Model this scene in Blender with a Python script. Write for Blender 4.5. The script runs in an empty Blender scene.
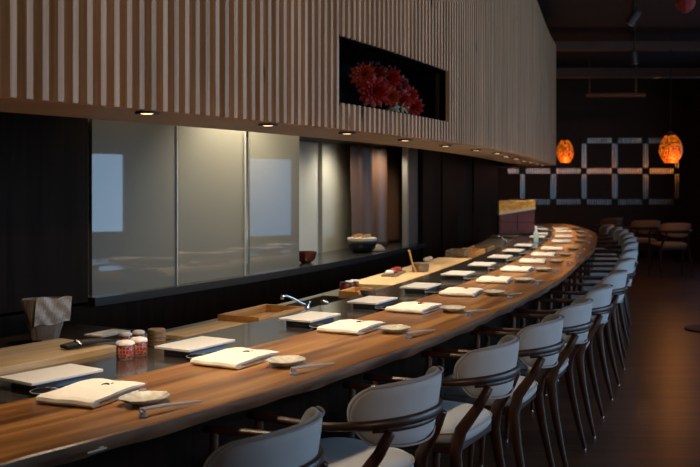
import bpy, bmesh, math, random
from mathutils import Vector, Matrix
random.seed(7)
C = bpy.context.scene.collection
PI = math.pi
F, HZ, CH = 960.0, 182.0, 1.35          # focal length (px), horizon row, camera height

def pt(x, y, z):
    D = F * (CH - z) / (y - HZ)
    return Vector(((x - 350) / F * D, D, z))

# ------------------------------------------------------------------ materials
def newmat(name):
    m = bpy.data.materials.new(name); m.use_nodes = True
    nt = m.node_tree; nt.nodes.clear()
    o = nt.nodes.new('ShaderNodeOutputMaterial'); b = nt.nodes.new('ShaderNodeBsdfPrincipled')
    nt.links.new(b.outputs[0], o.inputs[0])
    return m, nt, b
def P(name, col, rough=.5, metal=0, coat=0, coat_r=.05, spec=.5, noise=0, nscale=20, bump=0, bscale=200, sheen=0,
      trans=0, emit=None, es=0):
    m, nt, b = newmat(name)
    b.inputs['Base Color'].default_value = (*col, 1); b.inputs['Roughness'].default_value = rough
    b.inputs['Metallic'].default_value = metal; b.inputs['Coat Weight'].default_value = coat
    b.inputs['Coat Roughness'].default_value = coat_r; b.inputs['Specular IOR Level'].default_value = spec
    b.inputs['Sheen Weight'].default_value = sheen; b.inputs['Transmission Weight'].default_value = trans
    if emit: b.inputs['Emission Color'].default_value = (*emit, 1); b.inputs['Emission Strength'].default_value = es
    tc = nt.nodes.new('ShaderNodeTexCoord')
    if noise:
        n = nt.nodes.new('ShaderNodeTexNoise'); n.inputs['Scale'].default_value = nscale; n.inputs['Detail'].default_value = 5
        nt.links.new(tc.outputs['Object'], n.inputs['Vector'])
        r = nt.nodes.new('ShaderNodeValToRGB')
        r.color_ramp.elements[0].position = .3; r.color_ramp.elements[1].position = .7
        r.color_ramp.elements[0].color = (*[c * (1 - noise) for c in col], 1)
        r.color_ramp.elements[1].color = (*[min(1, c * (1 + noise)) for c in col], 1)
        nt.links.new(n.outputs['Fac'], r.inputs['Fac']); nt.links.new(r.outputs[0], b.inputs['Base Color'])
    if bump:
        n = nt.nodes.new('ShaderNodeTexNoise'); n.inputs['Scale'].default_value = bscale
        nt.links.new(tc.outputs['Object'], n.inputs['Vector'])
        bp = nt.nodes.new('ShaderNodeBump'); bp.inputs['Strength'].default_value = bump; bp.inputs['Distance'].default_value = .002
        nt.links.new(n.outputs['Fac'], bp.inputs['Height']); nt.links.new(bp.outputs[0], b.inputs['Normal'])
    return m
def WOOD(name, c1, c2, vec='Object', scale=(2, 30, 30), rough=.45, coat=0, coat_r=.2, knots=0, bump=.15, planks=None, island=0, mid=None):
    """long-grain wood; scale is the stretch of the grain noise"""
    m, nt, b = newmat(name); L = nt.links.new
    tc = nt.nodes.new('ShaderNodeTexCoord'); mp = nt.nodes.new('ShaderNodeMapping')
    mp.inputs['Scale'].default_value = scale
    L(tc.outputs[vec], mp.inputs['Vector'])
    vecout = mp.outputs[0]
    if island:
        g = nt.nodes.new('ShaderNodeNewGeometry'); ad = nt.nodes.new('ShaderNodeVectorMath'); ad.operation = 'MULTIPLY_ADD'
        L(g.outputs['Random Per Island'], ad.inputs[0]); ad.inputs[1].default_value = (37, 91, 53); L(vecout, ad.inputs[2]); vecout = ad.outputs[0]
    n = nt.nodes.new('ShaderNodeTexNoise'); n.inputs['Scale'].default_value = 1; n.inputs['Detail'].default_value = 7; n.inputs['Distortion'].default_value = .8
    L(vecout, n.inputs['Vector'])
    r = nt.nodes.new('ShaderNodeValToRGB'); r.color_ramp.elements[0].position = .3; r.color_ramp.elements[1].position = .72
    r.color_ramp.elements[0].color = (*c1, 1); r.color_ramp.elements[1].color = (*c2, 1)
    if mid:
        e = r.color_ramp.elements.new(.5); e.color = (*mid, 1)
    L(n.outputs['Fac'], r.inputs['Fac']); col = r.outputs[0]
    if planks:
        br = nt.nodes.new('ShaderNodeTexBrick'); br.inputs['Scale'].default_value = 1
        br.inputs['Brick Width'].default_value = planks[0]; br.inputs['Row Height'].default_value = planks[1]
        br.inputs['Mortar Size'].default_value = .003; br.inputs['Color1'].default_value = (.62, .62, .62, 1); br.inputs['Color2'].default_value = (1.2, 1.2, 1.2, 1)
        br.inputs['Mortar'].default_value = (.15, .15, .15, 1)
        L(tc.outputs['Object'], br.inputs['Vector'])
        mx = nt.nodes.new('ShaderNodeMix'); mx.data_type = 'RGBA'; mx.blend_type = 'MULTIPLY'; mx.inputs[0].default_value = 1
        L(col, mx.inputs[6]); L(br.outputs['Color'], mx.inputs[7]); col = mx.outputs[2]
    if island:
        mr = nt.nodes.new('ShaderNodeMapRange'); mr.inputs[3].default_value = 1 - island; mr.inputs[4].default_value = 1 + island
        L(g.outputs['Random Per Island'], mr.inputs[0])
        mx = nt.nodes.new('ShaderNodeVectorMath'); mx.operation = 'SCALE'; L(col, mx.inputs[0]); L(mr.outputs[0], mx.inputs['Scale']); col = mx.outputs[0]
    if knots:
        v = nt.nodes.new('ShaderNodeTexVoronoi'); v.inputs['Scale'].default_value = 1
        mp2 = nt.nodes.new('ShaderNodeMapping'); mp2.inputs['Scale'].default_value = knots
        L(tc.outputs[vec], mp2.inputs['Vector']); L(mp2.outputs[0], v.inputs['Vector'])
        rr = nt.nodes.new('ShaderNodeValToRGB'); rr.color_ramp.elements[0].position = .03; rr.color_ramp.elements[1].position = .11
        rr.color_ramp.elements[0].color = (.18, .14, .1, 1); rr.color_ramp.elements[1].color = (1, 1, 1, 1)
        L(v.outputs['Distance'], rr.inputs['Fac'])
        mx = nt.nodes.new('ShaderNodeMix'); mx.data_type = 'RGBA'; mx.blend_type = 'MULTIPLY'; mx.inputs[0].default_value = 1
        L(col, mx.inputs[6]); L(rr.outputs[0], mx.inputs[7]); col = mx.outputs[2]
    L(col, b.inputs['Base Color']); b.inputs['Roughness'].default_value = rough
    b.inputs['Coat Weight'].default_value = coat; b.inputs['Coat Roughness'].default_value = coat_r
    if bump:
        bp = nt.nodes.new('ShaderNodeBump'); bp.inputs['Strength'].default_value = bump; bp.inputs['Distance'].default_value = .002
        L(n.outputs['Fac'], bp.inputs['Height']); L(bp.outputs[0], b.inputs['Normal'])
    return m

M = {}
M['bar_wood'] = WOOD('bar_wood', (.085, .031, .008), (.50, .25, .070), vec='UV', scale=(.8, 14, 14), rough=.34, coat=.3, coat_r=.28, bump=.12, mid=(.25, .105, .029))
M['bar_edge'] = WOOD('bar_edge', (.07, .035, .018), (.30, .17, .10), vec='UV', scale=(3, 40, 40), rough=.6, bump=.8)
M['slat_wood'] = WOOD('slat_wood', (.44, .27, .155), (.72, .49, .31), vec='Object', scale=(60, 60, 1.6), rough=.55, knots=(9, 9, 2.2), bump=.05, island=.13)
M['soffit'] = WOOD('soffit_wood', (.26, .17, .11), (.34, .23, .15), vec='Object', scale=(3, 3, 3), rough=.45, bump=.02)
M['dark_wood'] = WOOD('dark_wood', (.010, .006, .004), (.022, .013, .008), vec='Object', scale=(20, 20, 1.2), rough=.6, bump=.1)
for n_ in M['dark_wood'].node_tree.nodes:
    if n_.type == 'BSDF_PRINCIPLED': n_.inputs['Specular IOR Level'].default_value = .05
M['floor_wood'] = WOOD('floor_wood', (.06, .024, .012), (.135, .058, .026), vec='Object', scale=(2, 25, 25), rough=.38, coat=.12, coat_r=.25, planks=(1.4, .13), bump=.1)
M['chair_wood'] = WOOD('chair_wood', (.028, .010, .005), (.065, .025, .011), vec='Object', scale=(25, 25, 4), rough=.42, coat=.12, coat_r=.25, bump=.05)
M['hinoki'] = WOOD('pale_cutting_wood', (.55, .36, .17), (.74, .54, .30), vec='Object', scale=(3, 40, 40), rough=.55, bump=.05)
M['honey_wood'] = WOOD('honey_wood', (.48, .24, .07), (.66, .38, .13), vec='Object', scale=(3, 30, 30), rough=.5, bump=.05)
M['bark'] = WOOD('bark_brown', (.10, .06, .035), (.30, .20, .12), vec='Object', scale=(30, 30, 90), rough=.7, bump=.4)
M['stone'] = P('dark_polished_stone', (.035, .031, .028), .22, noise=.35, nscale=90, coat=.6, coat_r=.12)
M['ledge'] = P('ledge_black', (.03, .028, .03), .25, coat=.3, coat_r=.1)
M['steel'] = P('brushed_steel_dark', (.20, .185, .165), .38, metal=.9, bump=.05)
M['chrome'] = P('chrome', (.75, .75, .75), .12, metal=1)
M['black'] = P('matte_black', (.008, .007, .007), .6)
M['black_gloss'] = P('black_gloss', (.01, .01, .011), .2, coat=.4)
M['wall'] = P('wall_brown', (.035, .02, .014), .75, noise=.15, nscale=3)
M['ceil'] = P('ceiling_dark', (.012, .007, .006), .8)
M['beam'] = P('beam_brown', (.11, .06, .042), .7)
M['fabric'] = P('pale_grey_fabric', (.47, .48, .49), .85, sheen=.25, bump=.35, bscale=900, noise=.04, nscale=14)
M['fabric_trim'] = P('grey_piping', (.36, .34, .32), .8, bump=.2, bscale=900)
M['fabric_tan'] = P('tan_fabric', (.42, .25, .14), .85, bump=.3, bscale=700)
M['leather_brown'] = P('brown_leather', (.20, .08, .035), .5)
M['napkin'] = P('white_linen', (.80, .76, .68), .85, bump=.25, bscale=700, noise=.03, nscale=20)
M['porcelain'] = P('white_ceramic_plate', (.80, .79, .77), .35, coat=.3)
M['stand'] = P('blue_black_lacquer', (.07, .085, .12), .25, coat=.5)
M['celadon'] = P('crackled_celadon', (.60, .58, .49), .25, coat=.6, noise=.2, nscale=60)
M['glass_blue'] = P('pale_blue_glass', (.55, .66, .85), .08, coat=.5, trans=.5)
M['chop'] = P('grey_lacquer_sticks', (.42, .39, .38), .35, coat=.3)
M['paleline'] = P('pale_rim', (.62, .58, .52), .4)
M['ink'] = P('black_ink', (.01, .01, .012), .6)
M['gold'] = P('pale_metal', (.7, .66, .6), .3, metal=.6)
M['frosted'] = P('frosted_glass', (.14, .128, .10), .55, coat=1, coat_r=.015, spec=.5)
M['frosted_in'] = P('frosted_inner', (.50, .48, .41), .6)
M['frame_metal'] = P('frame_metal', (.34, .31, .27), .35, metal=.6)
M['curtain'] = P('brown_leather_curtain', (.12, .06, .036), .4, coat=.15, coat_r=.3, bump=.4, bscale=18)
M['redpat'] = None
M['paper'] = P('crumpled_paper', (.8, .75, .68), .9, noise=.25, nscale=35, bump=.6, bscale=60)
M['bagpaper'] = P('grey_bag', (.30, .24, .20), .7, bump=.5, bscale=30)
M['niche'] = P('niche_black', (.004, .0035, .003), .9, spec=.05)
M['maroon'] = P('maroon_panel', (.11, .022, .032), .55)
M['beige'] = P('light_beige', (.62, .52, .38), .6)
M['petal_red'] = P('petal_red', (.30, .008, .006), .6, noise=.4, nscale=40)
M['petal_dark'] = P('petal_dark_red', (.12, .004, .007), .6, noise=.4, nscale=40)
M['petal_orange'] = P('petal_orange', (.36, .04, .012), .6)
M['petal_pink'] = P('petal_pink', (.60, .22, .20), .6)
M['leaf'] = P('leaf_olive', (.22, .24, .10), .6)
M['cream_wall'] = P('ceramic_white', (.6, .58, .55), .5)
M['salmon'] = P('red_wrapped_food', (.35, .05, .03), .25, noise=.7, nscale=45, coat=.5)
M['redjar'] = P('red_jar', (.16, .02, .015), .2, coat=.6)
M['rice'] = P('white_lid_paper', (.85, .82, .78), .8)
M['lens'] = P('lamp_lens', (1, .9, .7), .3, emit=(1, .70, .38), es=2)

def pattern_mat(name, base, line, scale, emis=0, w=.06):
    m, nt, b = newmat(name); L = nt.links.new
    tc = nt.nodes.new('ShaderNodeTexCoord'); v = nt.nodes.new('ShaderNodeTexVoronoi'); v.feature = 'DISTANCE_TO_EDGE'
    v.inputs['Scale'].default_value = scale; v.inputs['Randomness'].default_value = .55
    L(tc.outputs['Object'], v.inputs['Vector'])
    r = nt.nodes.new('ShaderNodeValToRGB'); r.color_ramp.elements[0].position = w; r.color_ramp.elements[1].position = w * 2.2
    r.color_ramp.elements[0].color = (*line, 1); r.color_ramp.elements[1].color = (*base, 1)
    L(v.outputs['Distance'], r.inputs['Fac']); L(r.outputs[0], b.inputs['Base Color']); b.inputs['Roughness'].default_value = .3
    if emis:
        v2 = nt.nodes.new('ShaderNodeTexVoronoi'); v2.inputs['Scale'].default_value = scale; v2.inputs['Randomness'].default_value = .55
        L(tc.outputs['Object'], v2.inputs['Vector'])
        hs = nt.nodes.new('ShaderNodeMapRange'); hs.inputs[3].default_value = .35; hs.inputs[4].default_value = 1.5
        sp = nt.nodes.new('ShaderNodeSeparateColor'); L(v2.outputs['Color'], sp.inputs[0]); L(sp.outputs[0], hs.inputs[0])
        ml = nt.nodes.new('ShaderNodeMath'); ml.operation = 'MULTIPLY'; ml.inputs[1].default_value = emis
        L(hs.outputs[0], ml.inputs[0]); L(ml.outputs[0], b.inputs['Emission Strength'])
        L(r.outputs[0], b.inputs['Emission Color'])
    return m
M['redpat'] = pattern_mat('red_patterned_ceramic', (.26, .022, .016), (.55, .36, .28), 85, w=.035)
M['lantern'] = pattern_mat('amber_mosaic_glass', (1.0, .20, .010), (.07, .004, .001), 34, emis=.85, w=.075)

def marble_mat():
    m, nt, b = newmat('orange_marbled_panel'); L = nt.links.new
    tc = nt.nodes.new('ShaderNodeTexCoord'); n = nt.nodes.new('ShaderNodeTexNoise'); n.inputs['Scale'].default_value = 9; n.inputs['Distortion'].default_value = 2
    L(tc.outputs['Object'], n.inputs['Vector']); r = nt.nodes.new('ShaderNodeValToRGB')
    r.color_ramp.elements[0].color = (.5, .2, .015, 1); r.color_ramp.elements[1].color = (.85, .52, .07, 1)
    r.color_ramp.elements[0].position = .35; r.color_ramp.elements[1].position = .65
    L(n.outputs['Fac'], r.inputs['Fac']); L(r.outputs[0], b.inputs['Base Color']); b.inputs['Roughness'].default_value = .4
    return m
M['marble'] = marble_mat()
def lattice_mat():
    m, nt, b = newmat('reeded_mirror_strip'); L = nt.links.new
    b.inputs['Base Color'].default_value = (.62, .56, .50, 1); b.inputs['Metallic'].default_value = .95; b.inputs['Roughness'].default_value = .16
    tc = nt.nodes.new('ShaderNodeTexCoord'); w = nt.nodes.new('ShaderNodeTexWave'); w.inputs['Scale'].default_value = 7
    L(tc.outputs['Object'], w.inputs['Vector']); bp = nt.nodes.new('ShaderNodeBump'); bp.inputs['Strength'].default_value = 1; bp.inputs['Distance'].default_value = .01
    L(w.outputs['Fac'], bp.inputs['Height']); L(bp.outputs[0], b.inputs['Normal'])
    return m
M['lattice'] = lattice_mat()
def window_mat(st, col=(.44, .69, 1.0)):
    m, nt, b = newmat('daylit_window_pane')
    b.inputs['Base Color'].default_value = (.1, .1, .1, 1)
    b.inputs['Emission Color'].default_value = (*col, 1); b.inputs['Emission Strength'].default_value = st
    return m

# ------------------------------------------------------------------ mesh helpers
class MB:
    def __init__(s): s.v = []; s.f = []; s.uv = {}
    def add(s, vs, fs, uvs=None):
        b = len(s.v); s.v += [tuple(v) for v in vs]
        for i, fc in enumerate(fs):
            if uvs: s.uv[len(s.f)] = [uvs[k] for k in fc]
            s.f.append(tuple(b + k for k in fc))
        return s
    def box(s, c, d, rz=0, M4=None, taper=1):
        R = Matrix.Rotation(rz, 3, 'Z') if M4 is None else M4
        vs = []
        for z in (-.5, .5):
            k = taper if z > 0 else 1
            for x, y in ((-.5, -.5), (.5, -.5), (.5, .5), (-.5, .5)):
                vs.append(Vector(c) + R @ Vector((x * d[0] * k, y * d[1] * k, z * d[2])))
        return s.add(vs, [(3, 2, 1, 0), (4, 5, 6, 7), (0, 1, 5, 4), (1, 2, 6, 5), (2, 3, 7, 6), (3, 0, 4, 7)])
    def tube(s, pts, rad, seg=10, flat=None, up=Vector((0, 0, 1)), closed=False):
        """flat: per-point (a,b) half-sizes: a sideways, b along up"""
        pts = [Vector(p) for p in pts]; n = len(pts); vs = []
        for i, p in enumerate(pts):
            if closed: t = pts[(i + 1) % n] - pts[i - 1]
            else: t = pts[min(i + 1, n - 1)] - pts[max(i - 1, 0)]
            t.normalize(); side = t.cross(up)
            if side.length < 1e-3: side = t.cross(Vector((1, 0, 0)))
            side.normalize(); u = side.cross(t).normalized()
            if flat: a, b = flat[i]
            else: a = b = rad[i] if isinstance(rad, (list, tuple)) else rad
            for k in range(seg):
                an = 2 * PI * k / seg
                vs.append(p + side * a * math.cos(an) + u * b * math.sin(an))
        fs = []
        for i in range(n if closed else n - 1):
            j = (i + 1) % n
            for k in range(seg):
                k2 = (k + 1) % seg
                fs.append((i * seg + k, i * seg + k2, j * seg + k2, j * seg + k))
        if not closed:
            fs.append(tuple(reversed(range(seg)))); fs.append(tuple((n - 1) * seg + k for k in range(seg)))
        return s.add(vs, fs)
    def lathe(s, prof, seg=24, c=(0, 0, 0), sx=1, sy=1, wob=None):
        vs = []; n = len(prof)
        for (r, z) in prof:
            for k in range(seg):
                a = 2 * PI * k / seg; w = 1 if wob is None else wob(a, r)
                vs.append((c[0] + r * w * sx * math.cos(a), c[1] + r * w * sy * math.sin(a), c[2] + z))
        fs = [(i * seg + k, i * seg + (k + 1) % seg, (i + 1) * seg + (k + 1) % seg, (i + 1) * seg + k) for i in range(n - 1) for k in range(seg)]
        fs.append(tuple(reversed(range(seg)))); fs.append(tuple((n - 1) * seg + k for k in range(seg)))
        return s.add(vs, fs)
    def build(s, name, mat, parent=None, smooth=False, bevel=0, loc=None, rz=0, subsurf=0):
        me = bpy.data.meshes.new(name); me.from_pydata(s.v, [], s.f)
        if s.uv:
            ul = me.uv_layers.new(name='UVMap')
            for pi, p in enumerate(me.polygons):
                if pi in s.uv:
                    for li, uv in zip(p.loop_indices, s.uv[pi]): ul.data[li].uv = uv
        bm = bmesh.new(); bm.from_mesh(me)
        if bevel:
            bmesh.ops.remove_doubles(bm, verts=bm.verts, dist=1e-6)
            bmesh.ops.bevel(bm, geom=list(bm.edges), offset=bevel, segments=2, affect='EDGES', profile=.6)
        bmesh.ops.recalc_face_normals(bm, faces=bm.faces); bm.to_mesh(me); bm.free()
        if smooth:
            for p in me.polygons: p.use_smooth = True
        me.materials.append(M[mat] if isinstance(mat, str) else mat)
        o = bpy.data.objects.new(name, me); C.objects.link(o)
        if parent: o.parent = parent
        if loc is not None: o.location = loc
        o.rotation_euler.z = rz
        if smooth:
            try:
                md = o.modifiers.new('ws', 'WEIGHTED_NORMAL'); md.keep_sharp = False
            except Exception: pass
        if subsurf:
            md = o.modifiers.new('sub', 'SUBSURF'); md.levels = md.render_levels = subsurf
        return o
def tag(o, label=None, cat=None, group=None, kind=None):
    if label: o['label'] = label
    if cat: o['category'] = cat
    if group: o['group'] = group
    if kind: o['kind'] = kind
    return o
def thing(name, label, cat, loc=(0, 0, 0), rz=0, group=None):
    o = bpy.data.objects.new(name, None); C.objects.link(o); o.location = loc; o.rotation_euler.z = rz
    o.empty_display_size = .05
    return tag(o, label, cat, group)
def S(o): return tag(o, kind='structure')
def kids(o): return [x for x in ALLKIDS.get(o.name, [])]
def dup(root, loc, rz, label, group=None, skip=()):
    def cp(o, par):
        c = o.copy(); C.objects.link(c)
        if par is not None: c.parent = par
        for ch in [x for x in bpy.data.objects if x.parent == o]: cp(ch, c)
        return c
    r = cp(root, None); r.location = loc; r.rotation_euler.z = rz; r['label'] = label
    if group: r['group'] = group
    return r

# ------------------------------------------------------------------ plan curves
def poly(c, x):
    r = 0
    for k in c: r = r * x + k
    return r
CO = [-0.0003504990750690665, 0.011479630671838492, -0.1511240216156043, 1.2499525025651588, -2.7825207521709197]
CF = [0.0025888308903280056, -0.07213005555354851, 0.9342637152714369, -2.684949067048511]
CW = [-0.03531675557687321, 0.9735742940166864, -5.408846528835987]
def resample(pts, step):
    out = [pts[0].copy()]; acc = 0
    for a, b in zip(pts, pts[1:]):
        L = (b - a).length; d = step - acc
        while d <= L + 1e-9:
            out.append(a + (b - a) * (d / L)); d += step
        acc = L - (d - step)
    return out
def curve(c, d0, lo, hi, d1, slo, shi, extra=()):
    P_ = []; d = d0
    while d <= d1 + 1e-9:
        if d < lo: x = poly(c, lo) + slo * (d - lo)
        elif d > hi: x = poly(c, hi) + shi * (d - hi)
        else: x = poly(c, d)
        P_.append(Vector((x, d))); d += .1
    P_ += [Vector(e) for e in extra]
    for _ in range(3):
        Q = [P_[0]] + [(P_[i - 1] + 2 * P_[i] + P_[i + 1]) / 4 for i in range(1, len(P_) - 1)] + [P_[-1]]; P_ = Q
    return resample(P_, .05)
OUT = curve(CO, .7, 2.1, 13.7, 14.0, .75, -.03)
FAS = curve(CF, .9, 2.35, 11.7, 11.8, .63, .28, [(2.56, 12.1), (2.60, 12.45), (2.60, 12.8), (2.52, 13.1), (2.36, 13.35), (2.12, 13.5), (1.8, 13.58), (1.4, 13.6)])
WAL = curve(CW, 3.2, 4.5, 9.6, 12.5, .66, .42)
def frame(cv, i):
    i = max(0, min(len(cv) - 1, i)); a = cv[max(0, i - 2)]; b = cv[min(len(cv) - 1, i + 2)]
    t = (b - a).normalized(); return cv[i], t, Vector((-t.y, t.x))
def at(cv, s, off):
    """point and tangent angle at arclength s, offset towards the kitchen side"""
    k = s / .05; i = int(math.floor(k)); i = max(0, min(len(cv) - 2, i)); fr = k - i
    p0, t0, n0 = frame(cv, i); p1, t1, n1 = frame(cv, i + 1)
    p = p0.lerp(p1, fr); t = t0.lerp(t1, fr).normalized(); n = Vector((-t.y, t.x))
    return p + n * off, t, n
def project(cv, q):
    q = Vector((q[0], q[1])); i = min(range(len(cv)), key=lambda k: (cv[k] - q).length)
    p, t, n = frame(cv, i)
    return i * .05 + (q - p).dot(t), (q - p).dot(n)
def atD(cv, D):
    return min(range(len(cv)), key=lambda k: abs(cv[k].y - D)) * .05
def atpx(cv, x):
    """first arclength at which the curve crosses image column x"""
    best = None
    for i in range(len(cv) - 1):
        a = cv[i].x / cv[i].y * F + 350; b = cv[i + 1].x / cv[i + 1].y * F + 350
        if (a - x) * (b - x) <= 0 and a != b: return (i + (x - a) / (b - a)) * .05
    return (len(cv) - 1) * .05
def spx(cv, off, px):
    """arclength at which the curve offset by off crosses image column px"""
    best = 0; bd = 1e9; L = (len(cv) - 1) * .05; k = 0
    while k < L:
        p = at(cv, k, off)[0]
        if p.y > 1:
            d = abs(p.x / p.y * F + 350 - px)
            if d < bd: bd = d; best = k
            if bd < 1 and d > bd + .5: break
        k += .01
    return best
def strip(cv, s0, s1, o0, o1, z0, z1, step=.1, edge=None, uvs=True):
    """solid following a plan curve between offsets o0..o1, heights z0..z1"""
    m = MB(); n = max(1, int(round((s1 - s0) / step))); vs = []; uv = []
    for k in range(n + 1):
        s = s0 + (s1 - s0) * k / n
        e0 = edge(s) if edge else 0
        for o, z in ((o0 + e0, z0), (o1, z0), (o1, z1), (o0 + e0 * .6, z1)):
            p, t, nn = at(cv, s, o); vs.append((p.x, p.y, z)); uv.append((s, o + z))
    fs = []
    for k in range(n):
        for q in range(4):
            q2 = (q + 1) % 4; fs.append((k * 4 + q, k * 4 + q2, (k + 1) * 4 + q2, (k + 1) * 4 + q))
    fs.append((0, 1, 2, 3)); fs.append(tuple(n * 4 + q for q in (3, 2, 1, 0)))
    return m.add(vs, fs, uv if uvs else None)
SEND = (len(OUT) - 1) * .05

# ------------------------------------------------------------------ room shell
XL, XR, YB, YF, ZC = -4.5, 6.02, 17.2, -3.0, 3.3
def plane_box(name, x0, x1, y0, y1, z0, z1, mat):
    o = MB().box(((x0 + x1) / 2, (y0 + y1) / 2, (z0 + z1) / 2), (x1 - x0, y1 - y0, z1 - z0)).build(name, mat); return S(o)
plane_box('floor', XL, XR, YF, YB, -.1, 0, 'floor_wood')
plane_box('ceiling', XL, XR, YF, YB, ZC, ZC + .1, 'ceil')
plane_box('wall_back', XL, XR, YB, YB + .1, 0, ZC, 'wall')
plane_box('wall_front', XL, XR, YF - .1, YF, 0, ZC, 'wall')
plane_box('wall_left', XL - .1, XL, YF, YB, 0, ZC, 'wall')
plane_box('baseboard_back', XL, XR, YB - .02, YB, 0, .12, 'dark_wood')

# frosted wall panels; also used to find where the daylit windows stand across the room
WZ0, WZ1 = .742, 1.685
def wp(px, off=0, z=0):
    s = atpx(WAL, px); p, t, n = at(WAL, s, off); return Vector((p.x, p.y, z))
panels = [(88.5, 175.8), (177.4, 245.2), (246.4, 296)]
def reflect_y(px, a, b):
    A, B = wp(a), wp(b); t = (B - A).xy.normalized(); n = Vector((t.y, -t.x))
    d = Vector(((px - 350) / F, 1.0)); den = d.x * t.y - d.y * t.x
    u = (A.x * t.y - A.y * t.x) / den; h = d * u
    r = d - 2 * d.dot(n) * n; k = (XR - h.x) / r.x
    return h.y + r.y * k
yA = reflect_y(122, *panels[0]); yB0 = reflect_y(246.5, *panels[2]); yB1 = reflect_y(292, *panels[2])
yC0 = reflect_y(409, 403, 419); yC1 = reflect_y(418, 403, 419)
print('WINDOWS', yA, yB0, yB1, yC0, yC1, 'P2', reflect_y(178, *panels[1]), reflect_y(245, *panels[1]))
yC1 = min(yC1, 15.6); yC0 = min(yC0, 14.9)
wins = [(1.2, yA, .70, 2.45), (yB0, yB1, .55, 2.35), (yC0, yC1, .95, 2.35)]
WS = [5.4, 2.0, 2.2]
# right wall with real openings
segs = []; y = YF
for (a, b, z0, z1) in wins:
    segs.append((y, a, 0, ZC)); segs.append((a, b, 0, z0)); segs.append((a, b, z1, ZC)); y = b
segs.append((y, YB, 0, ZC))
wm = MB()
for a, b, z0, z1 in segs:
    if b > a: wm.box((XR + .1, (a + b) / 2, (z0 + z1) / 2), (.2, b - a, z1 - z0))
S(wm.build('wall_right', 'wall'))
for i, (a, b, z0, z1) in enumerate(wins):
    S(MB().box((XR + .12, (a + b) / 2, (z0 + z1) / 2), (.01, b - a, z1 - z0)).build('window_%d' % (i + 1), window_mat(WS[i], (.42, .68, 1.0) if i == 0 else (.26, .56, 1.0))))

# back service wall (curved), with the long frosted opening
L_ = (len(WAL) - 1) * .05
S(strip(WAL, 0, L_, 0, .12, 0, WZ0 - .04).build('wall_service', 'dark_wood'))
S(strip(WAL, 0, L_, 0, .5, WZ1, ZC - .002).build('trim_1', 'dark_wood'))
sl, sr = atpx(WAL, 87), atpx(WAL, 419.5)
S(strip(WAL, sl, sr + .02, -.06, .46, WZ0 - .045, WZ0).build('trim_2', 'ledge'))
S(strip(WAL, sl, sr + .02, .44, .5, WZ0, WZ1).build('trim_3', 'frosted_in'))
S(strip(WAL, 0, sl - .02, -.03, .12, WZ0 - .02, WZ1).build('trim_4', 'dark_wood'))
# tall panels to the right of the opening, each leaf a little proud of the other
rp = atpx(WAL, 419.5)
mr = MB()
k = 0; s = rp + .01
while s < L_ - .05:
    e = min(s + .62, L_); q = strip(WAL, s + .006, e, -.03 - .02 * (k % 2), .5, 0, WZ1 + .1, step=.3); mr.add(q.v, q.f); s = e; k += 1
S(mr.build('trim_5', 'dark_wood'))
for i, (a, b) in enumerate(panels):
    A, B = wp(a, 0), wp(b, 0); c = (A + B) / 2; d = B - A
    off = -.02 if i != 1 else 0.0
    n = Vector((-d.y, d.x, 0)).normalized()
    o = MB().box((0, 0, (WZ0 + WZ1) / 2), (d.length, .012, WZ1 - WZ0 - .004)).build('glass_panel', 'frosted', loc=(c + n * off), rz=math.atan2(d.y, d.x))
    tag(o, ['frosted glass sliding panel at the left end of the opening', 'frosted glass sliding panel in the middle, brightest near its top',
            'frosted glass sliding panel just left of the dark red bowl'][i], 'glass panel', 'frosted panels along the kitchen opening')
# slim upright posts
for px, mt, w, lab in ((85.5, 'frame_metal', .035, 'slim metal post beside the dark panel at the left of the opening'),
                       (176.6, 'gold', .006, 'thin bright upright joint between the first and second frosted panels'),
                       (245.8, 'gold', .006, 'thin bright upright joint between the second and third frosted panels'),
                       (319.4, 'frame_metal', .008, 'hair-thin upright joint in the pale rear panels'),
                       (405.5, 'frame_metal', .05, 'pale metal post right of the brown leather curtain')):
    of_ = .43 if px == 319.4 else -.030 if px in (176.6, 245.8) else .02; sp_ = spx(WAL, of_, px); p, tt_, _ = at(WAL, sp_, of_); th = math.atan2(tt_.y, tt_.x)
    tag(MB().box((0, 0, (WZ0 + WZ1) / 2), (w, .007 if w == .006 else .05, WZ1 - WZ0 - .002)).build('post', mt, loc=(p.x, p.y, 0), rz=th), lab, 'post')
A, B = wp(408, .02), wp(419.3, .02); c = (A + B) / 2; d = B - A
tag(MB().box((0, 0, (WZ0 + WZ1) / 2), (d.length, .012, WZ1 - WZ0 - .002)).build('glass_panel', P('brown_glass', (.16, .12, .09), .5, coat=1, coat_r=.02), loc=c, rz=math.atan2(d.y, d.x)),
    'narrow brown tinted glass strip at the right end of the opening', 'glass panel')
# leather curtain
m = MB(); vs = []; fs = []; s0, s1 = spx(WAL, .24, 354), spx(WAL, .24, 403.5); nu, nv = 70, 24
for i in range(nu + 1):
    for j in range(nv + 1):
        u = i / nu; v = j / nv
        fold = .035 * math.sin(u * 19 + .5 * math.sin(v * 2)) + .015 * math.sin(u * 43 + v * 1.2)
        p, t, n = at(WAL, s0 + (s1 - s0) * u, .24 + fold); vs.append((p.x, p.y, WZ0 + .004 + (WZ1 - WZ0 - .006) * v))
for i in range(nu):
    for j in range(nv): a = i * (nv + 1) + j; fs.append((a, a + nv + 1, a + nv + 2, a + 1))
o = m.add(vs, fs).build('curtain', 'curtain', smooth=True); o.modifiers.clear(); md = o.modifiers.new('s', 'SOLIDIFY'); md.thickness = .003
tag(o, 'glossy brown leather curtain hanging in folds inside the kitchen opening', 'curtain')

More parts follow.
